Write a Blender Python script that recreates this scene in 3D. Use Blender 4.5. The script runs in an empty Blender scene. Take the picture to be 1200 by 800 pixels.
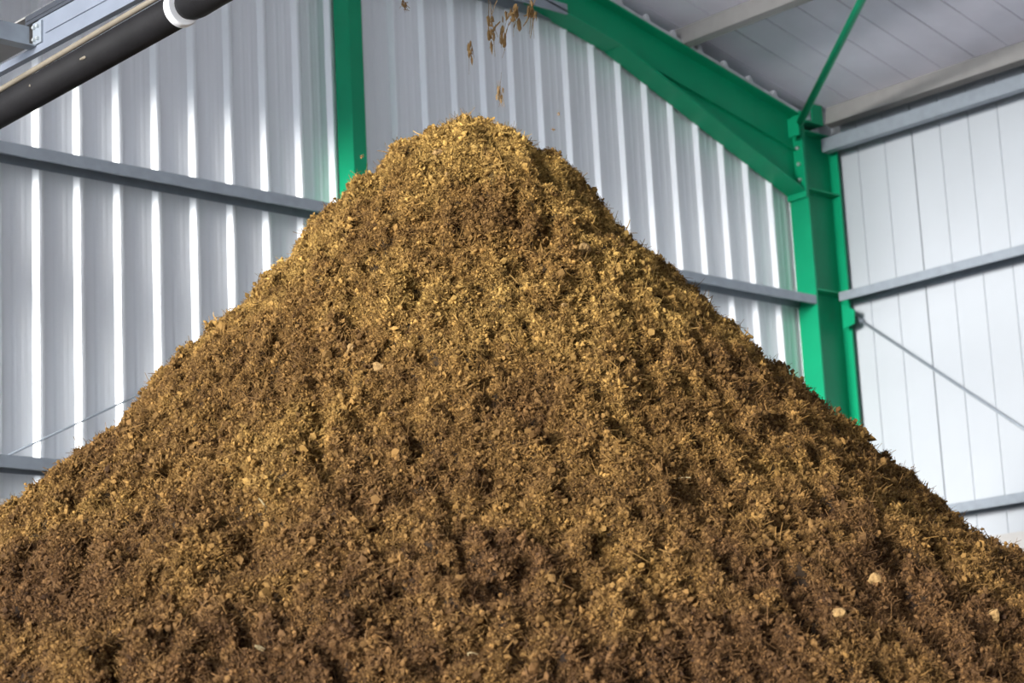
import bpy, bmesh, math, random
import numpy as np
from mathutils import Vector, Matrix

random.seed(7); rng = np.random.default_rng(7)
sc = bpy.context.scene
COL = sc.collection
H = 1.70                       # eye height of the camera above the shed floor

# ------------------------------------------------------------------ camera
F_PX, YAW, PITCH, ROLL = 2600.0, math.radians(43.4), math.radians(12.2), math.radians(-2.95)
fw = Vector((math.sin(YAW)*math.cos(PITCH), math.cos(YAW)*math.cos(PITCH), math.sin(PITCH)))
r0 = Vector((math.cos(YAW), -math.sin(YAW), 0)); u0 = r0.cross(fw)
rt = r0*math.cos(ROLL) + u0*math.sin(ROLL); up = -r0*math.sin(ROLL) + u0*math.cos(ROLL)
cam = bpy.data.cameras.new('camera'); camo = bpy.data.objects.new('camera', cam); COL.objects.link(camo)
cam.sensor_width = 36; cam.lens = F_PX*36/1200
camo.matrix_world = Matrix(((rt.x, up.x, -fw.x, 0), (rt.y, up.y, -fw.y, 0), (rt.z, up.z, -fw.z, H), (0, 0, 0, 1)))
cam.clip_end = 300
cam.dof.use_dof = True; cam.dof.focus_distance = 7.9; cam.dof.aperture_fstop = 4.2
sc.camera = camo

# ------------------------------------------------------------------ sky, sun, exposure
w = bpy.data.worlds.new('sky'); sc.world = w; w.use_nodes = True
bg = w.node_tree.nodes['Background']; bg.inputs[0].default_value = (0.82, 0.90, 1.0, 1); bg.inputs[1].default_value = 5.4
sun = bpy.data.lights.new('sun', 'SUN'); suno = bpy.data.objects.new('sun', sun); COL.objects.link(suno)
sun.energy = 6.2; sun.angle = math.radians(13); sun.color = (1.0, 0.97, 0.93)
TO_SUN = Vector((-2.0, -0.32, 0.20)).normalized()
suno.location = (-20, -12, 12); suno.rotation_euler = TO_SUN.to_track_quat('Z', 'Y').to_euler()
vs = sc.view_settings
vs.view_transform = 'Standard'; vs.look = 'None'; vs.exposure = 0.12; vs.gamma = 1.0; vs.use_curve_mapping = False

# ------------------------------------------------------------------ materials
def lin(c):
    return tuple(((v/255)/12.92 if v/255 <= 0.04045 else ((v/255+0.055)/1.055)**2.4) for v in c) + (1,)

def mat(name, rgb, rough=0.6, metal=0.0, var=0.08, scale=6.0, bump=0.0, bscale=40.0, spec=0.5, stretch=None):
    m = bpy.data.materials.new(name); m.use_nodes = True
    nt = m.node_tree; b = nt.nodes['Principled BSDF']
    b.inputs['Roughness'].default_value = rough; b.inputs['Metallic'].default_value = metal
    b.inputs['Specular IOR Level'].default_value = spec
    c = lin(rgb)
    tc = nt.nodes.new('ShaderNodeTexCoord'); mp = nt.nodes.new('ShaderNodeMapping')
    if stretch: mp.inputs['Scale'].default_value = stretch
    nt.links.new(tc.outputs['Object'], mp.inputs['Vector'])
    n = nt.nodes.new('ShaderNodeTexNoise'); n.inputs['Scale'].default_value = scale; n.inputs['Detail'].default_value = 5
    nt.links.new(mp.outputs[0], n.inputs['Vector'])
    cr = nt.nodes.new('ShaderNodeValToRGB')
    cr.color_ramp.elements[0].position = 0.3; cr.color_ramp.elements[1].position = 0.7
    cr.color_ramp.elements[0].color = tuple(x*(1-var) for x in c[:3]) + (1,)
    cr.color_ramp.elements[1].color = tuple(min(1, x*(1+var)) for x in c[:3]) + (1,)
    nt.links.new(n.outputs['Fac'], cr.inputs[0]); nt.links.new(cr.outputs[0], b.inputs['Base Color'])
    if bump:
        n2 = nt.nodes.new('ShaderNodeTexNoise'); n2.inputs['Scale'].default_value = bscale; n2.inputs['Detail'].default_value = 4
        nt.links.new(mp.outputs[0], n2.inputs['Vector'])
        bp = nt.nodes.new('ShaderNodeBump'); bp.inputs['Strength'].default_value = bump; bp.inputs['Distance'].default_value = 0.01
        nt.links.new(n2.outputs['Fac'], bp.inputs['Height']); nt.links.new(bp.outputs[0], b.inputs['Normal'])
    return m

M = dict(
    sheet=mat('silver_sheet', (242, 245, 248), 0.32, 0.22, 0.04, 3, stretch=(1, 1, 0.15)),
    panel=mat('white_panel', (178, 183, 189), 0.45, 0.0, 0.02, 2),
    roof=mat('roof_panel', (224, 221, 233), 0.5, 0.0, 0.06, 3),
    galv=mat('galvanised_steel', (146, 154, 163), 0.45, 0.3, 0.08, 14),
    galv_dull=mat('weathered_zinc', (146, 144, 142), 0.6, 0.15, 0.06, 10),
    green=mat('green_paint', (0, 146, 102), 0.45, 0.0, 0.05, 4, spec=0.3),
    bolt=mat('zinc_bolt', (200, 205, 205), 0.35, 0.6, 0.05, 30),
    conc=mat('concrete', (186, 184, 182), 0.85, 0.0, 0.10, 4, 0.25, 30),
    slab=mat('concrete_floor', (104, 98, 90), 0.85, 0.0, 0.15, 2, 0.3, 20),
    ground=mat('gravel_ground', (176, 172, 166), 0.95, 0.0, 0.15, 1.5, 0.4, 20),
    black=mat('black_plastic', (24, 23, 25), 0.7, 0.0, 0.25, 9, 0.1, 60, spec=0.25),
    ring=mat('white_plastic', (240, 242, 246), 0.4, 0.0, 0.02, 5),
    hose=mat('beige_hose', (124, 115, 100), 0.6, 0.0, 0.08, 20),
    beam=mat('grey_steel', (122, 129, 142), 0.5, 0.2, 0.07, 8),
    darkrail=mat('dark_rail', (58, 62, 70), 0.5, 0.2, 0.1, 8),
    cladding=mat('dark_cladding', (64, 68, 70), 0.6, 0.0, 0.1, 3),
    cap=mat('foam_strip', (190, 192, 196), 0.8, 0.0, 0.1, 20),
)

# heap material: fresh golden fibre and older, wetter brown fibre in patches, plus one shade per crumb
def heap_mat(name, per='random', gain=1.0):
    m = bpy.data.materials.new(name); m.use_nodes = True
    nt = m.node_tree; N = nt.nodes; Lk = nt.links; b = N['Principled BSDF']
    b.inputs['Roughness'].default_value = 0.8; b.inputs['Specular IOR Level'].default_value = 0.25
    geo = N.new('ShaderNodeNewGeometry')
    n1 = N.new('ShaderNodeTexNoise'); n1.inputs['Scale'].default_value = 1.6; n1.inputs['Detail'].default_value = 6; n1.inputs['Roughness'].default_value = 0.65
    Lk.new(geo.outputs['Position'], n1.inputs['Vector'])
    n2 = N.new('ShaderNodeTexNoise'); n2.inputs['Scale'].default_value = 26; n2.inputs['Detail'].default_value = 3
    Lk.new(geo.outputs['Position'], n2.inputs['Vector'])
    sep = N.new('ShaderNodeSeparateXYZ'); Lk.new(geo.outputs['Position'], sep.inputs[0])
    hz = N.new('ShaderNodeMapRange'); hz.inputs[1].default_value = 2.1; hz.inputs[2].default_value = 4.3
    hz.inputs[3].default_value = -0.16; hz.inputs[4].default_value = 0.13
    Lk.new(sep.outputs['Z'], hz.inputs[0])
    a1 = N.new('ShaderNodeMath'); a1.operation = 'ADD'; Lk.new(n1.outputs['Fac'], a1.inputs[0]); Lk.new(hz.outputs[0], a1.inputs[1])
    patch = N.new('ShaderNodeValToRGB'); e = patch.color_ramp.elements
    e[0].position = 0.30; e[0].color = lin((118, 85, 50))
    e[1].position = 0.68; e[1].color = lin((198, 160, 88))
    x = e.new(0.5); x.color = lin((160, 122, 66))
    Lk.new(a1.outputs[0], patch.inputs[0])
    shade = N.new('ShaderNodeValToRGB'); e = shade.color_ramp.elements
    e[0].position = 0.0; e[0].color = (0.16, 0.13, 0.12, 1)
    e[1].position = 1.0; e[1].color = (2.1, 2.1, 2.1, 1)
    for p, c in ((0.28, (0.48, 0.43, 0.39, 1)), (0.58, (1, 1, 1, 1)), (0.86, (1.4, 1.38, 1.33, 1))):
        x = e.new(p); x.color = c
    if per == 'random':
        oi = N.new('ShaderNodeObjectInfo')
        av = N.new('ShaderNodeMath'); av.operation = 'MULTIPLY_ADD'
        Lk.new(oi.outputs['Random'], av.inputs[0]); av.inputs[1].default_value = 0.5
        h2 = N.new('ShaderNodeMath'); h2.operation = 'MULTIPLY'; h2.inputs[1].default_value = 0.5
        Lk.new(geo.outputs['Random Per Island'], h2.inputs[0]); Lk.new(h2.outputs[0], av.inputs[2])
        Lk.new(av.outputs[0], shade.inputs[0])
    else:
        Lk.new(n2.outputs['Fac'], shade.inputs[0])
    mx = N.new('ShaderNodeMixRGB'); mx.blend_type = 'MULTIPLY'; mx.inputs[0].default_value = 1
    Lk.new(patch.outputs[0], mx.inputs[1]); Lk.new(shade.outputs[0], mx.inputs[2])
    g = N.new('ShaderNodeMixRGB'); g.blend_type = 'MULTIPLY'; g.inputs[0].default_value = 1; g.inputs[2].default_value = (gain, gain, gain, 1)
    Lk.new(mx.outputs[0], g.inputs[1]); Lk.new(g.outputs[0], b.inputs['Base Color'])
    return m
M['heap'] = heap_mat('compost_gap_shade', 'noise', 0.10)  # base darkened in colour to stand for shade in gaps between crumbs
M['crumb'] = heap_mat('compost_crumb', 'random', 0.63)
M['straw'] = mat('pale_straw', (186, 166, 124), 0.6, 0, 0.12, 60)
M['chip'] = mat('wood_chip', (168, 116, 66), 0.7, 0, 0.15, 60)
M['clod'] = mat('pale_clod', (152, 120, 74), 0.85, 0, 0.22, 70, 0.8, 90)

# ------------------------------------------------------------------ mesh helpers
def mesh_obj(name, verts, faces, m, parent=None, loc=(0, 0, 0), smooth=False):
    me = bpy.data.meshes.new(name); me.from_pydata([tuple(v) for v in verts], [], faces); me.update()
    me.materials.append(m)
    bm = bmesh.new(); bm.from_mesh(me); bmesh.ops.recalc_face_normals(bm, faces=bm.faces); bm.to_mesh(me); bm.free()
    if smooth:
        for p in me.polygons: p.use_smooth = True
    o = bpy.data.objects.new(name, me); COL.objects.link(o); o.location = loc
    if parent: o.parent = parent
    return o

def tag(o, label=None, cat=None, group=None, kind=None):
    if label: o['label'] = label
    if cat: o['category'] = cat
    if group: o['group'] = group
    if kind: o['kind'] = kind
    return o

def thing(name, loc, label=None, cat=None, group=None, kind=None):
    o = bpy.data.objects.new(name, None); COL.objects.link(o); o.location = loc; o.empty_display_size = 0.2
    return tag(o, label, cat, group, kind)

def origin(p):
    o = Vector((0, 0, 0))
    while p: o += Vector(p.location); p = p.parent
    return o

def box_vf(a, b):
    x0, y0, z0 = a; x1, y1, z1 = b
    v = [(x0, y0, z0), (x1, y0, z0), (x1, y1, z0), (x0, y1, z0), (x0, y0, z1), (x1, y0, z1), (x1, y1, z1), (x0, y1, z1)]
    f = [(0, 3, 2, 1), (4, 5, 6, 7), (0, 1, 5, 4), (1, 2, 6, 5), (2, 3, 7, 6), (3, 0, 4, 7)]
    return v, f

def box(name, a, b, m, parent=None):
    """axis-aligned box given in world coordinates; expressed relative to the parent's location"""
    o = origin(parent)
    v, f = box_vf(a, b)
    return mesh_obj(name, [Vector(p)-o for p in v], f, m, parent)

def prism(name, prof, axis, t0, t1, m, parent=None, closed=True):
    """profile (list of 2D points) extruded along an axis from t0 to t1, world coordinates"""
    o = origin(parent)
    n = len(prof); v = []
    for t in (t0, t1):
        for a, b in prof:
            p = {'x': (t, a, b), 'y': (a, t, b), 'z': (a, b, t)}[axis]
            v.append(Vector(p)-o)
    f = [(i, (i+1) % n, n+(i+1) % n, n+i) for i in range(n if closed else n-1)]
    if closed: f += [tuple(range(n)), tuple(range(2*n-1, n-1, -1))]
    return mesh_obj(name, v, f, m, parent)

def tube(name, pts, rad, m, parent=None, seg=14, caps=True, smooth=True):
    o = origin(parent)
    pts = [Vector(p) for p in pts]; n = len(pts); v = []; f = []
    rads = rad if isinstance(rad, (list, tuple)) else [rad]*n
    for i, p in enumerate(pts):
        d = (pts[min(i+1, n-1)]-pts[max(i-1, 0)]).normalized()
        s = d.cross(Vector((0, 0, 1)))
        if s.length < 1e-3: s = d.cross(Vector((1, 0, 0)))
        s.normalize(); t = s.cross(d)
        for k in range(seg):
            a = 2*math.pi*k/seg
            v.append(p + (s*math.cos(a)+t*math.sin(a))*rads[i] - o)
    for i in range(n-1):
        for k in range(seg):
            k2 = (k+1) % seg
            f.append((i*seg+k, i*seg+k2, (i+1)*seg+k2, (i+1)*seg+k))
    if caps: f += [tuple(range(seg)), tuple(range((n-1)*seg, n*seg))]
    ob = mesh_obj(name, v, f, m, parent)
    if smooth:
        for p in ob.data.polygons: p.use_smooth = len(p.vertices) == 4
    return ob

def c_prof(d, h, t, lip=0.018):
    """C section: depth d (first axis, web at 0 side closed downwards), height h"""
    return [(0, 0), (d, 0), (d, h), (d-t, h), (d-t, t), (t, t), (t, h), (0, h)]

# ------------------------------------------------------------------ the shed: main planes (y = back wall, x = right wall)
YB, XR = 10.0, 12.745
XL, YF = -7.4, -5.0            # open left side of the shed, closed front behind the camera
SL = 0.2286                    # roof slope
XRIDGE = -0.6
def z_raft(x):                 # top of the rafters
    zr = H + 5.407 - SL*(x-10.346)
    zrid = H + 5.407 - SL*(XRIDGE-10.346)
    return zr if x >= XRIDGE else zrid - SL*(XRIDGE-x)
PUR = 0.15                     # purlin depth
def z_roof(x): return z_raft(x) + PUR
ZC = H + 1.73                  # top of the concrete push walls

tag(box('ground', (-40, -30, -0.30), (40, 40, -0.12), M['ground']), kind='structure')
tag(box('floor', (XL, YF-0.1, -0.12), (XR+0.1, YB+0.1, 0), M['slab']), kind='structure')
tag(box('wall_base_back', (XL, YB-0.12, 0), (XR+0.1, YB+0.02, ZC), M['conc']), kind='structure')
tag(box('wall_base_right', (XR-0.12, YF, 0), (XR+0.02, YB-0.12, ZC), M['conc']), kind='structure')

wf = thing('wall_front', (XL, YF, 0), kind='structure')
prism('wall_cladding', [(XL, 0), (XR+0.1, 0), (XR+0.1, z_roof(XR+0.1)), (XRIDGE, z_roof(XRIDGE)), (XL, z_roof(XL))], 'y', YF-0.1, YF, M['cladding'], wf)

# back wall: profiled sheets, four trapezoid ribs each, cut to the roof line
PITCH_R = 0.2535
wb = thing('wall_back', (XL, YB, ZC), kind='structure')
def rib_profile(x0):           # one pitch starting at x0: valley with two faint stiffeners, then the rib (towards the room = -y)
    return [(x0, 0), (x0+0.046, 0), (x0+0.056, -0.0022), (x0+0.068, -0.0022), (x0+0.078, 0), (x0+0.108, 0),
            (x0+0.118, -0.0022), (x0+0.130, -0.0022), (x0+0.140, 0), (x0+0.176, 0),
            (x0+0.199, -0.031), (x0+0.216, -0.031), (x0+0.2465, 0)]
x_start = 5.808-0.2465         # rib's right foot stands at 5.808 + k * pitch
k0 = int((XL-x_start)/PITCH_R)
xs = x_start + k0*PITCH_R
while xs < XR-0.05:
    pr = []
    for i in range(4): pr += rib_profile(xs+i*PITCH_R)
    pr.append((xs+4*PITCH_R, 0))
    pr = [q for q in pr if q[0] < XR-0.005]
    if xs+4*PITCH_R > XR: pr.append((XR-0.001, 0))
    o = Vector(wb.location); v = []; n = len(pr)
    for dy in (0, 0.004):
        for q in pr: v.append(Vector((q[0], YB+q[1]+dy, ZC-0.04))-o)
        for q in pr: v.append(Vector((q[0], YB+q[1]+dy, z_roof(q[0])))-o)
    f = [(i, i+1, n+i+1, n+i) for i in range(n-1)] + [(2*n+i, 3*n+i, 3*n+i+1, 2*n+i+1) for i in range(n-1)]
    f += [(i, 2*n+i, 2*n+i+1, i+1) for i in range(n-1)] + [(n+i, n+i+1, 3*n+i+1, 3*n+i) for i in range(n-1)]
    f += [(0, n, 3*n, 2*n), (n-1, 3*n-1, 4*n-1, 2*n-1)]
    mesh_obj('wall_sheet', v, f, M['sheet'], wb)
    xs += 4*PITCH_R

# right wall: flat white panels with shallow grooves every quarter panel
wr = thing('wall_right', (XR, YB, ZC), kind='structure')
G = 0.2465
y = 9.16 + 4*G                 # grooves stand at 9.16 + k * G
while y > YF+0.3:
    y0 = y-4*G; pr = [(XR+0.08, y0+0.004), (XR+0.012, y0+0.004), (XR, y0+0.006)]
    for i in range(1, 4):
        g = y0+i*G
        pr += [(XR, g-0.005), (XR+0.009, g-0.003), (XR+0.009, g+0.003), (XR, g+0.005)]
    pr += [(XR, y-0.006), (XR+0.012, y-0.004), (XR+0.08, y-0.004)]
    prism('wall_panel', pr, 'z', ZC-0.04, z_roof(XR), M['panel'], wr)
    y = y0

# unseen panel left of the heap bay, added to shade the upper back wall
wp = thing('added_shade_panel', (4.75, 9.85, H+4.15), kind='structure')
box('shade_sheet', (4.75, 8.72, H+4.15), (4.80, 9.93, z_raft(4.8)-0.32), M['sheet'], wp)

# roof: panels running down the slope, grooves on the underside
ceil = thing('ceiling', (XRIDGE, YF, z_roof(XRIDGE)), kind='structure')
def roof_panel(y0, wd, xa, xb):
    pr = [(y0+0.006, 0.08), (y0+0.006, 0.0)]
    q = wd/4
    for i in range(1, 4):
        g = y0+i*q
        pr += [(g-0.005, 0), (g-0.005, 0.022), (g+0.005, 0.022), (g+0.005, 0)]
    pr += [(y0+wd-0.006, 0.0), (y0+wd-0.006, 0.08)]
    o = Vector(ceil.location); n = len(pr); v = []
    for x in (xa, xb):
        for a, b in pr: v.append(Vector((x, a, z_roof(x)+b))-o)
    f = [(i, (i+1) % n, n+(i+1) % n, n+i) for i in range(n)] + [tuple(range(n)), tuple(range(2*n-1, n-1, -1))]
    mesh_obj('roof_panel', v, f, M['roof'], ceil)
for xa_, xb_ in ((XRIDGE, XR+0.25), (XL-0.25, XRIDGE)):
    prism('roof_skin', [(xa_, z_roof(xa_)+0.08), (xb_, z_roof(xb_)+0.08), (xb_, z_roof(xb_)+0.09), (xa_, z_roof(xa_)+0.09)], 'y', YF-0.1, YB+0.3, M['darkrail'], ceil)
wd = 1.12; y = YF
while y < YB+0.05:
    roof_panel(y, wd, XRIDGE, XR+0.25); roof_panel(y, wd, XL-0.25, XRIDGE)
    y += wd

# ------------------------------------------------------------------ steel frame
CF, CB = 9.80, 9.975           # front and back edge of the frame's flanges
XI, XO = 12.305, 12.695        # inner and outer face of the corner column
YW = (CF+CB)/2
def zz(v): return v+H
t = thing('steel_column', (12.5, YW, 0), 'green painted steel I-section corner column beside the white wall', 'column')
box('flange', (XI, CF, 0), (XI+0.016, CB, zz(4.90)), M['green'], t)
box('flange', (XO-0.016, CF, 0), (XO, CB, zz(4.86)), M['green'], t)
box('web', (XI+0.016, YW-0.006, 0), (XO-0.016, YW+0.006, zz(4.86)), M['green'], t)
for z in (4.40, 3.645, 4.84):
    box('stiffener', (XI+0.016, CF+0.004, zz(z)-0.006), (XO-0.016, YW-0.006, zz(z)+0.006), M['green'], t)
box('base_plate', (XI-0.06, CF-0.04, 0), (XO+0.03, CB, 0.025), M['green'], t)
# gusset that holds the wall brace
mesh_obj('gusset', [Vector(p)-Vector(t.location) for p in ((12.60, CF+0.01, zz(3.56)), (12.60, CF+0.01, zz(3.38)), (12.60, CF-0.09, zz(3.40)), (12.60, CF-0.10, zz(3.50)),
        (12.61, CF+0.01, zz(3.56)), (12.61, CF+0.01, zz(3.38)), (12.61, CF-0.09, zz(3.40)), (12.61, CF-0.10, zz(3.50)))],
        [(0, 1, 2, 3), (7, 6, 5, 4), (0, 1, 5, 4), (1, 2, 6, 5), (2, 3, 7, 6), (3, 0, 4, 7)], M['green'], t)

# rafter with haunch: tapered web plate plus flanges, end plate with bolts
XE = XI-0.005                  # rafter ends against the column
DEP = 0.265
xa, xh = XRIDGE, 10.46
def zt(x): return z_raft(x)
r = thing('rafter', (XE, YW, zt(XE)), 'dark green haunched rafter sloping up along the gable wall from the corner column', 'rafter')
zh = zt(xh)-DEP; ze = zz(4.375)
def plate_xz(name, poly, y0, y1, m, par): return prism(name, poly, 'y', y0, y1, m, par)
plate_xz('web', [(xa, zt(xa)-0.014), (XE, zt(XE)-0.014), (XE, zt(XE)-DEP), (xh, zh), (xa, zt(xa)-DEP)], YW-0.005, YW+0.005, M['green'], r)
plate_xz('top_flange', [(xa, zt(xa)), (XE, zt(XE)), (XE, zt(XE)-0.014), (xa, zt(xa)-0.014)], CF, CB, M['green'], r)
plate_xz('bottom_flange', [(xa, zt(xa)-DEP), (xh, zh), (xh, zh-0.014), (xa, zt(xa)-DEP-0.014)], CF, CB, M['green'], r)
plate_xz('inner_flange', [(xh, zh), (XE, zt(XE)-DEP), (XE, zt(XE)-DEP-0.012), (xh, zh-0.012)], CF+0.05, CB-0.03, M['green'], r)
plate_xz('haunch_web', [(xh, zh), (XE, zt(XE)-DEP), (XE, ze)], YW-0.005, YW+0.005, M['green'], r)
plate_xz('haunch_flange', [(xh, zh), (XE, ze), (XE, ze-0.015), (xh-0.02, zh-0.014)], CF, CB, M['green'], r)
ep = box('end_plate', (XE-0.022, CF-0.005, ze-0.05), (XE-0.002, CB, zt(XE)+0.02), M['green'], r)
for z in (4.46, 4.58, 4.70, 4.82):
    for yy in (CF+0.035,):
        c = Vector((XE-0.022, yy, zz(z)))
        tube('bolt', [c, c+Vector((-0.016, 0, 0))], 0.014, M['bolt'], r, seg=6, smooth=False)
# profile filler strip between rafter and roof sheet, with its little teeth
fl = plate_xz('filler_strip', [(xa, zt(xa)+0.03), (XE, zt(XE)+0.03), (XE, zt(XE)+0.001), (xa, zt(xa)+0.001)], CF+0.01, CF+0.05, M['cap'], r)
xx = 8.6
while xx < 12.2:
    z = zt(xx)+0.03
    plate_xz('filler_tooth', [(xx, z), (xx+0.05, z-0.05*SL), (xx+0.038, z+0.03), (xx+0.012, z+0.034)], CF+0.01, CF+0.05, M['cap'], fl)
    xx += 0.262

# gable post
t = thing('gable_post', (8.12, YB-0.1, ZC), 'green steel post standing against the ribbed back wall behind the heap', 'post')
PX0, PX1, PY0, PY1 = 8.065, 8.165, 9.815, 9.960
box('box_section', (PX0, PY0, ZC+0.02), (PX1, PY1, z_raft(8.12)-DEP-0.02), M['green'], t)
box('base_plate', (PX0-0.06, PY0-0.005, ZC), (PX1+0.06, PY1, ZC+0.02), M['green'], t)

# girts of the back wall (C sections lying flat) and of the right wall
def girt_back(z0, z1, xa, xb, label):
    t = thing('wall_girt', (xa, 9.80, zz(z0)), label, 'girt', 'galvanised girts of the back wall')
    y0 = 9.80; d = 0.16; hh = z1-z0
    prism('channel', [(y0, zz(z1)), (y0, zz(z0)), (y0+0.016, zz(z0)), (y0+0.016, zz(z0)+0.003), (y0+0.003, zz(z0)+0.003), (y0+0.003, zz(z1)-0.003),
                      (y0+d-0.003, zz(z1)-0.003), (y0+d-0.003, zz(z0)), (y0+d, zz(z0)), (y0+d, zz(z1))], 'x', xa, xb, M['galv'], t)
    return t
girt_back(3.528, 3.592, XL, XI-0.003, 'long galvanised girt crossing the ribbed back wall at the height of the heap top')
girt_back(1.875, 1.939, XL, XI-0.003, 'low galvanised girt at the left edge just above the heap slope')
girt_back(5.215, 5.285, XL, 9.93, 'short visible galvanised girt under the green rafter at the top edge')

def girt_right(z0, z1, label, y1=CF-0.015, name='wall_girt', grp='galvanised girts of the white wall', cat='girt'):
    x0 = 12.545; d = 0.175
    t = thing(name, (x0, y1, zz(z0)), label, cat, grp)
    prism('channel', [(x0, zz(z1)), (x0, zz(z0)), (x0+0.018, zz(z0)), (x0+0.018, zz(z0)+0.003), (x0+0.003, zz(z0)+0.003), (x0+0.003, zz(z1)-0.003),
                      (x0+d-0.003, zz(z1)-0.003), (x0+d-0.003, zz(z0)), (x0+d, zz(z0)), (x0+d, zz(z1))], 'y', YF, y1, M['galv'], t)
    return t
girt_right(3.575, 3.640, 'galvanised girt running across the middle of the white wall from the corner column')
girt_right(1.912, 1.978, 'low galvanised girt on the white wall above the right end of the heap')
t = thing('eave_strut', (12.545, CF, zz(4.70)), 'bluish galvanised eave strut along the top of the white wall', 'strut')
box('channel', (12.545, YF, zz(4.715)), (12.549, 9.83, zz(4.815)), M['galv'], t)
box('top_lip', (12.549, YF, zz(4.811)), (12.70, 9.83, zz(4.815)), M['galv'], t)
box('bottom_lip', (12.549, YF, zz(4.715)), (12.62, 9.83, zz(4.719)), M['galv'], t)

# purlins on the rafters, following the slope
def purlin(x, label, ya, yb, m):
    t = thing('roof_purlin', (x, yb, z_raft(x)), label, 'purlin', 'roof purlins')
    a = math.atan(SL); ex = Vector((math.cos(a), 0, -math.sin(a))); ez = Vector((math.sin(a), 0, math.cos(a)))
    base = Vector((x, 0, z_raft(x)+0.002)); hgt = PUR*math.cos(a)-0.006
    def P(nm, u0, u1, w0, w1):
        poly = [base+ex*u+ez*w for u, w in ((u0, w0), (u1, w0), (u1, w1), (u0, w1))]
        prism(nm, [(p.x, p.z) for p in poly], 'y', ya, yb, m, t)
    P('web', 0, 0.004, 0, hgt); P('bottom_flange', 0.004, 0.07, 0, 0.004); P('top_flange', 0.004, 0.07, hgt-0.004, hgt)
    P('lip', 0.066, 0.07, 0.004, 0.02)
    return t
purlin(12.53, 'weathered zinc eave purlin resting on the rafter end above the white wall', YF, CF-0.03, M['galv_dull'])
purlin(11.06, 'grey roof purlin meeting the middle of the green rafter', YF, CB, M['galv_dull'])
# green cleat holding the eave purlin
t = thing('purlin_cleat', (12.50, CF, z_raft(12.5)), 'small green cleat plate at the end of the eave purlin on the column head', 'cleat')
box('upright_plate', (12.40, CF-0.02, z_raft(12.5)), (12.525, CF-0.01, z_raft(12.5)+0.14), M['green'], t)
box('foot_plate', (12.33, CF-0.02, z_raft(12.5)-0.012), (12.53, CF+0.12, z_raft(12.5)), M['green'], t)

# roof brace: green tube in the plane of the roof
t = thing('roof_brace', (12.19, 9.73, zz(4.83)), 'slim green diagonal roof brace tube rising from the rafter end', 'brace')
A = Vector((12.20, 9.74, zz(4.855))); Bp = Vector((9.80, 6.60, zz(5.30)))
BRACE = (A, Bp)
tube('tube', [A, Bp], 0.027, M['green'], t)
box('clevis_plate', (12.17, 9.73, zz(4.76)), (12.182, 9.83, zz(4.90)), M['green'], t)

# wall bracing rods
t = thing('wall_brace_rod', (12.63, 9.72, zz(3.46)), 'thin grey diagonal brace rod across the white wall below the girt', 'rod')
p0 = Vector((12.70, 9.81, zz(3.50))); d = (Vector((12.70, 8.46, zz(2.445)))-p0)
p1 = p0 + d*1.62
tube('rod', [p0, p1], 0.010, M['galv'], t, seg=8)
tube('turnbuckle', [p0+d*0.02, p0+d*0.07], 0.018, M['galv'], t, seg=8)
t = thing('wall_brace_rod', (5.4, 9.94, zz(1.70)), 'faint thin brace rod slanting over the ribbed wall at the left', 'rod')
tube('rod', [(5.35, 9.945, zz(1.74)), (7.6, 9.945, zz(2.84))], 0.006, M['galv'], t, seg=8)

# ------------------------------------------------------------------ overhead pipe and channel beam at the upper left
PXc, PZc, PR = 4.625, zz(3.085), 0.066
YRING = 6.62
def pipe_z(y): return PZc-0.036+(8.05-y)*0.030     # the pipe falls slightly towards the wall
t = thing('overhead_pipe', (PXc, 9.5, PZc), 'black plastic overhead pipe with a white collar at the upper left', 'pipe')
tube('pipe_run', [(PXc, 9.9, pipe_z(9.9)), (PXc, YRING, pipe_z(YRING))], PR, M['black'], t, seg=28)
tube('collar', [(PXc, YRING+0.030, pipe_z(YRING+0.030)), (PXc, YRING+0.026, pipe_z(YRING+0.026)), (PXc, YRING-0.002, pipe_z(YRING-0.002)), (PXc, YRING-0.005, pipe_z(YRING-0.005))], [PR+0.001, PR+0.006, PR+0.006, PR+0.001], M['ring'], t, seg=28)
tube('socket_run', [(PXc, YRING-0.02, pipe_z(YRING-0.02)), (PXc, YRING-0.05, pipe_z(YRING-0.05)), (PXc, YRING-0.09, pipe_z(YRING-0.09)), (PXc, YRING-0.20, pipe_z(YRING-0.20)), (PXc, 5.4, pipe_z(5.4))],
     [PR*0.80, PR*0.98, PR*1.04, PR*1.0, PR*1.0], M['black'], t, seg=28)
t = thing('supply_hose', (PXc, 9.5, PZc+0.07), 'thin beige hose lying along the top of the black pipe', 'hose')
tube('hose', [(PXc-0.026, yy, pipe_z(yy)+0.079+0.003*math.sin(yy*2.1)) for yy in np.linspace(9.9, YRING+0.06, 16)], 0.0125, M['hose'], t, seg=10)
BX, BZ = 4.60, zz(3.205)
YSP = 7.62
t = thing('channel_beam', (BX, 7.0, BZ), 'grey steel channel beam running above the black pipe at the upper left', 'beam')
box('web', (BX, 3.0, BZ), (BX+0.006, YSP, BZ+0.135), M['beam'], t)
box('bottom_lip', (BX-0.010, 3.0, BZ-0.004), (BX+0.02, 9.85, BZ+0.028), M['beam'], t)
box('web_rib', (BX-0.006, 3.0, BZ+0.066), (BX, YSP-0.06, BZ+0.076), M['beam'], t)
box('top_flange', (BX, 3.0, BZ+0.135), (BX+0.06, YSP, BZ+0.141), M['beam'], t)
box('splice_plate', (BX-0.010, YSP-0.035, BZ+0.034), (BX, YSP+0.03, BZ+0.130), M['galv'], t)
for a in (0.055, 0.108):
    for b in (-0.015, 0.014):
        c = Vector((BX-0.010, YSP+b, BZ+a))
        tube('bolt', [c, c+Vector((-0.012, 0, 0))], 0.008, M['bolt'], t, seg=6, smooth=False)
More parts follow.
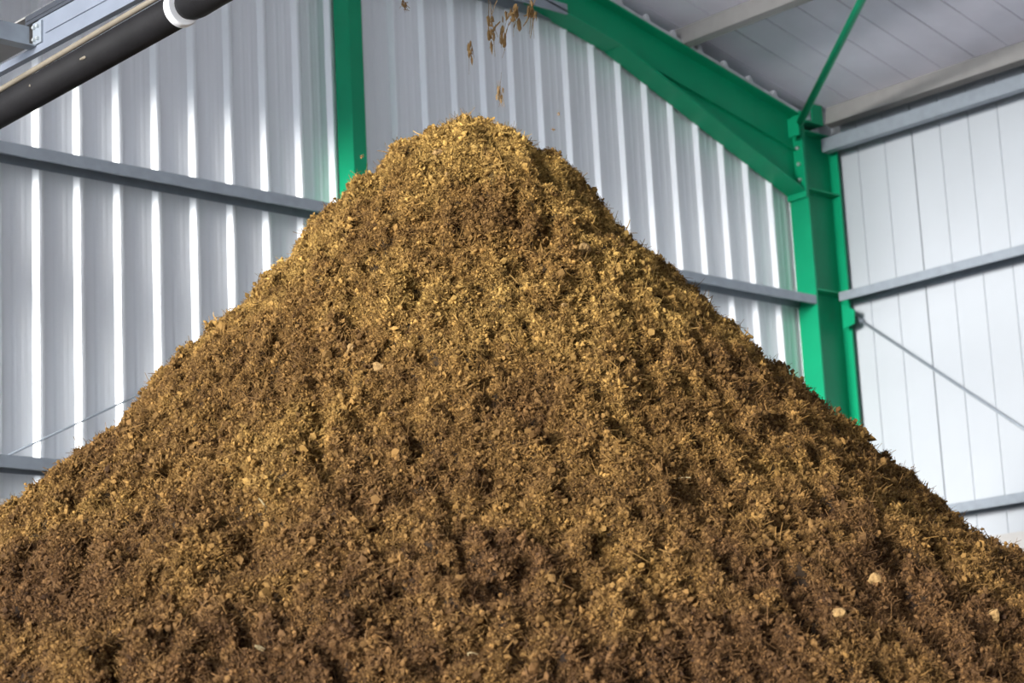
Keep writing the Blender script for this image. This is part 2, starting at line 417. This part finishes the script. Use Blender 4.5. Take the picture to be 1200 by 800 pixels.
t = thing('cross_channel', (BX-0.3, YSP+0.06, BZ), 'short greenish grey cross channel bolted to the channel beam', 'channel')
box('web', (BX-0.9, YSP+0.05, BZ+0.030), (BX-0.014, YSP+0.056, BZ+0.125), M['galv'], t)
box('flange', (BX-0.9, YSP-0.0, BZ+0.024), (BX-0.014, YSP+0.056, BZ+0.030), M['galv'], t)
t = thing('edge_rail', (BX, 7.0, BZ+0.16), 'dark narrow rail along the top of the channel beam', 'rail')
box('rail', (BX-0.004, 3.0, BZ+0.143), (BX+0.05, YSP+0.10, BZ+0.158), M['darkrail'], t)
box('rail_lip', (BX-0.004, 3.0, BZ+0.160), (BX+0.006, YSP+0.10, BZ+0.185), M['darkrail'], t)
box('cover_plate', (BX+0.006, 3.0, BZ+0.186), (BX+0.20, YSP+0.9, BZ+0.194), M['galv_dull'], t)

# ------------------------------------------------------------------ the heap
AP = Vector((5.849, 6.321, H+2.760))
fh = Vector((AP.x, AP.y, 0)).normalized(); RT = Vector((fh.y, -fh.x, 0))     # right and away, as seen from the camera
_perm = np.random.default_rng(3).permutation(512)
_ang = np.random.default_rng(4).uniform(0, 2*np.pi, 512); _gx, _gy = np.cos(_ang), np.sin(_ang)
def perlin(x, y, seed=0):
    xi = np.floor(x).astype(int); yi = np.floor(y).astype(int); xf = x-xi; yf = y-yi
    def g(ix, iy, dx, dy):
        h = _perm[(_perm[(ix+seed*37) % 512] + iy) % 512]
        return _gx[h]*dx + _gy[h]*dy
    s = lambda q: q*q*q*(q*(q*6-15)+10)
    a, b = s(xf), s(yf)
    n00 = g(xi, yi, xf, yf); n10 = g(xi+1, yi, xf-1, yf); n01 = g(xi, yi+1, xf, yf-1); n11 = g(xi+1, yi+1, xf-1, yf-1)
    return (n00*(1-a)+n10*a)*(1-b) + (n01*(1-a)+n11*a)*b
PL = np.array([(0, .03), (.244, .065), (.403, .15), (.563, .27), (.758, .44), (.916, .60), (1.124, .785), (1.399, 1.05), (1.704, 1.29), (1.938, 1.455), (3.2, 2.35), (6.5, 5.0)])
PRr = np.array([(0, .03), (.172, .055), (.239, .09), (.338, .17), (.437, .27), (.594, .465), (.756, .635), (.884, .775), (1.072, .982), (1.262, 1.164), (1.436, 1.31), (1.607, 1.472), (1.884, 1.739), (2.04, 1.847), (3.2, 2.7), (6.5, 5.3)])
CR_ = np.linspace(0, 2.6, 27); CLv = np.array([0.000, 0.000, 0.002, 0.013, 0.038, 0.068, 0.048, 0.075, 0.161, 0.072, 0.079, 0.086, 0.066, 0.047, 0.106, 0.150, 0.143, 0.085, 0.114, 0.124, 0.068, 0.053, 0.012, 0.001, 0.000, 0.000, 0.000]); CRv = np.array([0.000, 0.067, 0.200, 0.036, 0.011, 0.077, 0.061, 0.048, 0.071, 0.072, 0.066, 0.066, 0.040, 0.047, 0.035, 0.056, 0.056, 0.070, 0.079, 0.058, 0.008, -0.005, -0.002, -0.000, -0.000, -0.000, -0.000])      # uneven flanks, left and right
def heap_drop(u, v):
    r = np.hypot(u, v); c = np.where(r > 1e-6, u/np.maximum(r, 1e-6), 0)
    wgt = 0.5+0.5*np.clip(c*1.15, -1, 1)
    wgt = wgt*wgt*(3-2*wgt)
    d = 1.07*(np.interp(r, PL[:, 0], PL[:, 1])*(1-wgt) + np.interp(r, PRr[:, 0], PRr[:, 1])*wgt)
    ph = np.arctan2(v, u)
    wrap = lambda q: (q+math.pi) % (2*math.pi) - math.pi
    d = d + np.interp(r, CR_, CRv)*np.exp(-(wrap(ph-0.35)/0.55)**2) + np.interp(r, CR_, CLv)*np.exp(-(wrap(ph-(math.pi-0.35))/0.55)**2)
    return d
def heap_noise(u, v):
    wu = u+0.06*perlin(u*3+5, v*3, 7); wv = v+0.06*perlin(u*3, v*3+9, 8)
    r = np.hypot(u, v); k = np.clip(r/0.35, 0.35, 1)
    n = 0.055*perlin(wu*1.7, wv*1.7, 1) + 0.035*perlin(wu*3.9, wv*3.9, 2)
    b = np.abs(perlin(wu*6.5, wv*6.5, 3)); n += 0.085*(np.minimum(b, 0.3)-0.17)
    n += 0.075*perlin(wu*11, wv*11, 4) + 0.055*perlin(wu*23, wv*23, 5) + 0.020*perlin(wu*52, wv*52, 6)
    n -= 0.40*np.clip(perlin(wu*6.3, wv*6.3, 9)-0.20, 0, 0.25) + 0.35*np.clip(perlin(wu*13, wv*13, 10)-0.24, 0, 0.2)
    return n*k
def heap_z(u, v): return AP.z - heap_drop(u, v) + heap_noise(u, v)
def axis(fine0, fine1, step, lo, hi, cstep):
    a = list(np.arange(lo, fine0, cstep)) + list(np.arange(fine0, fine1, step)) + list(np.arange(fine1, hi+cstep, cstep))
    return np.array(a)
ua = axis(-2.5, 2.5, 0.0125, -6.0, 6.0, 0.07); va = axis(-0.9, 3.4, 0.0125, -5.2, 6.0, 0.07)   # v points towards the camera
U, V = np.meshgrid(ua, va, indexing='ij'); Zh = np.maximum(heap_z(U, V), -0.02)
Xw = AP.x + RT.x*U - fh.x*V; Yw = AP.y + RT.y*U - fh.y*V
Yw2 = np.minimum(Yw, YB-0.125); Xw2 = np.minimum(Xw, XR-0.125)
nu, nv = len(ua), len(va)
co = np.stack([Xw2-AP.x, Yw2-AP.y, Zh], -1).reshape(-1, 3)
idx = np.arange(nu*nv).reshape(nu, nv)
q = np.stack([idx[:-1, :-1], idx[:-1, 1:], idx[1:, 1:], idx[1:, :-1]], -1).reshape(-1, 4)
keep = (co[q][:, :, 2].max(1) > -0.01) & ~((Yw.ravel()[q].min(1) > YB-0.125) | (Xw.ravel()[q].min(1) > XR-0.125))
q = q[keep]
used = np.unique(q); remap = -np.ones(nu*nv, int); remap[used] = np.arange(len(used))
co = co[used]; q = remap[q]
me = bpy.data.meshes.new('compost_heap')
me.vertices.add(len(co)); me.vertices.foreach_set('co', co.astype(np.float32).ravel())
me.loops.add(q.size); me.loops.foreach_set('vertex_index', q.astype(np.int32).ravel())
me.polygons.add(len(q)); me.polygons.foreach_set('loop_start', np.arange(0, q.size, 4, dtype=np.int32))
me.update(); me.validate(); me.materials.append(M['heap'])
me.polygons.foreach_set('use_smooth', np.ones(len(q), bool))
heap = bpy.data.objects.new('compost_heap', me); COL.objects.link(heap); heap.location = (AP.x, AP.y, 0)
tag(heap, 'tall conical heap of crumbly brown fibrous compost filling the foreground', 'heap')

# crumbs: fluffy clusters of small lumps and fibres, scattered over the seen side of the heap (nobody could count them)
def cluster(seed, nblob, nfib):
    r = random.Random(seed); vs_, fs_ = [], []
    ico = bmesh.new(); bmesh.ops.create_icosphere(ico, subdivisions=1, radius=1)
    iv = [v.co.copy() for v in ico.verts]; ifc = [tuple(v.index for v in f.verts) for f in ico.faces]; ico.free()
    for _ in range(nblob):
        c = Vector((r.gauss(0, .42), r.gauss(0, .42), r.gauss(0, .34))); s = r.uniform(.18, .44)
        sc_ = Vector((r.uniform(.6, 1.3), r.uniform(.6, 1.3), r.uniform(.6, 1.1)))*s
        b = len(vs_)
        for p in iv: vs_.append(c + Vector((p.x*sc_.x, p.y*sc_.y, p.z*sc_.z))*r.uniform(.5, 1.42))
        fs_ += [tuple(i+b for i in f) for f in ifc]
    for _ in range(nfib):
        d = Vector((r.gauss(0, 1), r.gauss(0, 1), r.gauss(0, .8))).normalized()
        p = Vector((r.gauss(0, .35), r.gauss(0, .35), r.gauss(0, .3))) - d*0.35
        bend = Vector((r.gauss(0, 1), r.gauss(0, 1), r.gauss(0, 1)))*0.35
        ln = r.uniform(.9, 1.9); wd_ = r.uniform(.045, .10); b = len(vs_)
        side = d.cross(Vector((0.3, 0.5, 0.8))).normalized(); oth = side.cross(d)
        for i in range(4):
            tt = i/3; cpt = p + d*ln*tt + bend*tt*tt; rr = wd_*(1-0.5*tt)
            for k in range(3):
                a = 2*math.pi*k/3
                vs_.append(cpt + side*math.cos(a)*rr + oth*math.sin(a)*rr)
        for i in range(3):
            for k in range(3):
                fs_.append((b+i*3+k, b+i*3+(k+1) % 3, b+i*3+3+(k+1) % 3, b+i*3+3+k))
    return vs_, fs_
variants = []
for i in range(8):
    v_, f_ = cluster(100+i, 9 if i < 5 else 3, 9 if i < 5 else 16)
    vm = bpy.data.meshes.new('crumb_shape'); vm.from_pydata(v_, [], f_); vm.update(); vm.materials.append(M['crumb'])
    variants.append(bpy.data.objects.new('crumb_shape', vm))
NC = 1000000
cu = rng.uniform(-2.9, 2.9, NC); cv = rng.uniform(-0.85, 3.9, NC)
px = AP.x + RT.x*cu - fh.x*cv; py = AP.y + RT.y*cu - fh.y*cv; pz = heap_z(cu, cv)
e = 0.012
gu = (heap_z(cu+e, cv)-heap_z(cu-e, cv))/(2*e); gv = (heap_z(cu, cv+e)-heap_z(cu, cv-e))/(2*e)
# keep the side that faces this part of the yard, with a generous margin for a step to the side
cx, cy, cz = px, py, pz-H
zc = cx*fw.x+cy*fw.y+cz*fw.z; sx = (cx*rt.x+cy*rt.y+cz*rt.z)/zc*F_PX; sy = (cx*up.x+cy*up.y+cz*up.z)/zc*F_PX
ok = (np.abs(sx) < 800) & (sy > -520) & (zc > 3) & (rng.uniform(0, 1, NC) < np.minimum(np.sqrt(1+gu*gu+gv*gv)/2.6, 1))
cu, cv, px, py, pz, gu, gv = [a[ok] for a in (cu, cv, px, py, pz, gu, gv)]
n = len(px)
size = np.clip(rng.lognormal(math.log(0.0102), 0.40, n), 0.005, 0.034)
pts = np.stack([px-AP.x, py-AP.y, pz + rng.uniform(-0.2, 0.5, n)*size], -1)
cm = bpy.data.meshes.new('loose_crumbs'); cm.vertices.add(n); cm.vertices.foreach_set('co', pts.astype(np.float32).ravel()); cm.update()
a_ = cm.attributes.new('size', 'FLOAT', 'POINT'); a_.data.foreach_set('value', size.astype(np.float32))
a_ = cm.attributes.new('pick', 'INT', 'POINT'); a_.data.foreach_set('value', rng.integers(0, 8, n).astype(np.int32))
a_ = cm.attributes.new('turn', 'FLOAT_VECTOR', 'POINT'); a_.data.foreach_set('vector', rng.uniform(0, 6.283, (n, 3)).astype(np.float32).ravel())
cm.materials.append(M['crumb'])
cr = bpy.data.objects.new('loose_crumbs', cm); COL.objects.link(cr); cr.parent = heap
tag(cr, 'loose golden brown crumbs and short fibres covering the heap', kind='stuff')
ng = bpy.data.node_groups.new('scatter_crumbs', 'GeometryNodeTree')
ng.interface.new_socket('Geometry', in_out='INPUT', socket_type='NodeSocketGeometry'); ng.interface.new_socket('Geometry', in_out='OUTPUT', socket_type='NodeSocketGeometry')
gi = ng.nodes.new('NodeGroupInput'); go = ng.nodes.new('NodeGroupOutput')
gt = ng.nodes.new('GeometryNodeGeometryToInstance')
for vo in reversed(variants):
    on = ng.nodes.new('GeometryNodeObjectInfo'); on.inputs['Object'].default_value = vo; on.transform_space = 'ORIGINAL'; on.inputs['As Instance'].default_value = True
    ng.links.new(on.outputs['Geometry'], gt.inputs[0])
gt2 = ng.nodes.new('GeometryNodeJoinGeometry')
for l in list(ng.links): 
    ng.links.new(l.from_socket, gt2.inputs[0])
ng.nodes.remove(gt)
mp_ = ng.nodes.new('GeometryNodeMeshToPoints'); ng.links.new(gi.outputs[0], mp_.inputs[0])
ip = ng.nodes.new('GeometryNodeInstanceOnPoints'); ng.links.new(mp_.outputs[0], ip.inputs['Points']); ng.links.new(gt2.outputs[0], ip.inputs['Instance'])
ip.inputs['Pick Instance'].default_value = True
def attr(nm, ty):
    a = ng.nodes.new('GeometryNodeInputNamedAttribute'); a.data_type = ty; a.inputs[0].default_value = nm; return a.outputs[0]
ng.links.new(attr('pick', 'INT'), ip.inputs['Instance Index']); ng.links.new(attr('size', 'FLOAT'), ip.inputs['Scale'])
er = ng.nodes.new('FunctionNodeEulerToRotation'); ng.links.new(attr('turn', 'FLOAT_VECTOR'), er.inputs[0]); ng.links.new(er.outputs[0], ip.inputs['Rotation'])
ng.links.new(ip.outputs[0], go.inputs[0])
gm = cr.modifiers.new('scatter', 'NODES'); gm.node_group = ng

# ------------------------------------------------------------------ single pieces lying on the heap
def heap_point(u, v, lift=0.0):
    z = float(heap_z(np.array([u]), np.array([v]))[0])
    return Vector((AP.x+RT.x*u-fh.x*v, AP.y+RT.y*u-fh.y*v, z+lift))
def clod(name, u, v, rad, seed, m, label, cat, group=None, squash=(1, 1, 0.8)):
    r = random.Random(seed)
    bm = bmesh.new(); bmesh.ops.create_icosphere(bm, subdivisions=2, radius=rad)
    ph = [r.uniform(0, 6) for _ in range(6)]
    for p in bm.verts:
        d = p.co.normalized()
        k = 1 + 0.22*math.sin(3.1*d.x+ph[0])*math.cos(2.7*d.y+ph[1]) + 0.16*math.sin(6*d.z+ph[2])*math.sin(5*d.x+ph[3]) + r.uniform(-.09, .09)
        p.co = Vector((p.co.x*squash[0], p.co.y*squash[1], p.co.z*squash[2]))*k
    me = bpy.data.meshes.new(name); bm.to_mesh(me); bm.free(); me.materials.append(m)
    o = bpy.data.objects.new(name, me); COL.objects.link(o); o.location = heap_point(u, v) + Vector((-fh.x*.64, -fh.y*.64, .77))*(rad*0.45+0.010); o.rotation_euler = (r.uniform(0, 6), r.uniform(0, .6), r.uniform(0, 6))
    return tag(o, label, cat, group)
CL = 'pale clods on the heap'
for i, (u, v, rad, lab) in enumerate((
        (0.368, 0.742, 0.024, 'large pale tan clod on the upper right face of the heap'),
        (0.268, 1.125, 0.012, 'small pale clod in a hollow right of the heap centre, below the large tan clod'),
        (-0.159, 0.462, 0.019, 'pale rounded clod just below the heap peak'),
        (-0.125, 0.585, 0.012, 'small whitish clod under the rounded clod near the heap peak'),
        (1.119, 1.975, 0.020, 'ochre clod low on the dark right flank of the heap'),
        (-0.461, 1.314, 0.021, 'straw yellow clod left of the heap centre'),
        (-0.369, 1.422, 0.021, 'yellowish clod just below the straw yellow clod left of the heap centre'),
        (0.953, 2.306, 0.020, 'tan clod near the bottom edge on the right side of the heap'),
        (1.476, 1.901, 0.024, 'rounded ochre clod by the lower right corner of the heap'))):
    clod('clod', u, v, rad, 40+i, M['clod'], lab, 'clod', CL)
def sliver(name, u, v, ln, wid, ang, m, label, cat, group=None, lift=0.014):
    p = heap_point(u, v, 0); c = Vector((0, 0, 0))
    toc = (Vector((0, 0, H))-p).normalized()
    side = Vector((-toc.y, toc.x, 0)).normalized()*-1; upv = toc.cross(side)*-1
    if upv.z < 0: upv = -upv
    d = (side*math.cos(ang)+upv*math.sin(ang)).normalized(); nrm = Vector((-fh.x*.64, -fh.y*.64, .77)); nrm = (nrm-d*nrm.dot(d)).normalized(); e2 = d.cross(nrm)
    pts = []
    for s_, bend in ((-1, 0), (-0.35, .05), (0.35, .06), (1, 0)):
        w2 = wid*(0.7 if abs(s_) == 1 else 1)
        for a, b in ((-w2, -wid*.4), (w2, -wid*.4), (w2, wid*.4), (-w2, wid*.4)):
            pts.append(d*(s_*ln/2) + e2*a + nrm*(b+bend*ln))
    f = [(0, 1, 2, 3), (12, 15, 14, 13)]
    for i in range(3):
        for k in range(4): f.append((i*4+k, i*4+4+k, i*4+4+(k+1) % 4, i*4+(k+1) % 4))
    o = mesh_obj(name, pts, f, m); o.location = p+nrm*lift
    return tag(o, label, cat, group)
ST = 'straw pieces on the heap'
sliver('straw', 0.164, 2.412, 0.034, 0.0045, -0.2, M['straw'], 'short whitish straw piece low in the middle of the heap', 'straw', ST)
sliver('straw', 0.586, 1.745, 0.050, 0.0022, -0.05, M['straw'], 'thin pale straw right of the heap centre', 'straw', ST)
sliver('straw', -0.695, 2.108, 0.045, 0.0025, 1.0, M['straw'], 'slanting pale straw on the lower left face of the heap', 'straw', ST)
sliver('straw', 0.113, 1.951, 0.045, 0.0025, 0.3, M['straw'], 'thin straw just below the heap centre', 'straw', ST)
sliver('straw', -1.51, 1.244, 0.022, 0.006, -0.3, M['straw'], 'cream straw chip at the far left slope of the heap', 'straw', ST)
sliver('straw', -0.084, 2.706, 0.030, 0.006, 0.2, M['straw'], 'white straw chip at the bottom middle edge of the heap', 'straw', ST)
sliver('straw', -0.654, 2.661, 0.028, 0.006, 0.4, M['straw'], 'white straw chip at the bottom left of the heap', 'straw', ST)
sliver('wood_chip', 0.272, 0.352, 0.034, 0.010, 0.3, M['chip'], 'orange wood chip below the right end of the heap peak', 'chip', 'wood chips on the heap')
sliver('wood_chip', 0.205, 0.09, 0.060, 0.008, -0.6, M['chip'], 'long orange wood chip on the skyline of the heap peak', 'chip', 'wood chips on the heap', lift=0.03)

# material dropping onto the peak from above: loose stringy clumps in the air
def falling(loc, rad, tall, seed, label, m='clod'):
    v_, f_ = cluster(seed, 8, 9)
    pts = [Vector((p.x*rad, p.y*rad, p.z*rad*tall)) for p in v_]
    o = mesh_obj('falling_clump', pts, f_, M[m]); o.location = loc
    return tag(o, label, 'clump', 'clumps falling onto the heap')
falling((5.848, 6.204, 4.850), 0.024, 4.4, 301, 'leftmost of the tall stringy clumps falling at the top edge above the peak')
falling((5.885, 6.181, 4.813), 0.018, 4.2, 302, 'lowest of the tall stringy clumps falling at the top edge above the peak')
falling((5.906, 6.142, 4.879), 0.024, 3.9, 303, 'tall stringy clump falling at the top edge, second from the rafter')
falling((5.965, 6.086, 4.891), 0.024, 3.6, 304, 'rightmost tall stringy clump falling at the top edge, nearest the rafter')
falling((5.793, 6.284, 4.759), 0.015, 3.4, 305, 'ochre clump in the air above the left part of the peak')
falling((5.967, 6.306, 4.609), 0.016, 3.4, 306, 'grey brown clump in the air just over the middle of the peak')
falling((5.516, 6.359, 4.919), 0.014, 2.4, 307, 'tan clump at the top edge right of the green post')
falling((6.084, 6.088, 4.495), 0.008, 1.5, 308, 'upper of the tiny crumbs in the air right of the peak')
falling((6.076, 6.114, 4.431), 0.007, 1.2, 309, 'lower of the tiny crumbs in the air right of the peak')
falling((5.333, 6.441, 4.277), 0.009, 1.3, 310, 'tiny pale crumb in the air beside the green post')

# dried splashes of material on the pipe
pipe = bpy.data.objects['overhead_pipe']
for yy, a, ln in ((7.22, 0.30, 0.05), (7.62, 0.15, 0.014), (6.42, 0.30, 0.030), (6.34, 0.16, 0.02)):
    rr = PR+0.003; c = Vector((PXc-rr*math.cos(a), yy, pipe_z(yy)-rr*math.sin(a)))
    v_ = []; f_ = []
    r = random.Random(int(yy*100)); n_ = 9
    for k in range(n_):
        an = 2*math.pi*k/n_; q_ = r.uniform(.7, 1.2)
        b_ = a+math.sin(an)*0.09*q_
        v_.append(Vector((PXc-rr*math.cos(b_), yy+math.cos(an)*ln/2*q_, pipe_z(yy)-rr*math.sin(b_)))-Vector(pipe.location))
    v_.append(c+Vector((-0.004*math.cos(a), 0, -0.004*math.sin(a)))-Vector(pipe.location))
    f_ = [(k, (k+1) % n_, n_) for k in range(n_)]
    mesh_obj('dried_splash', v_, f_, M['hose'], pipe)
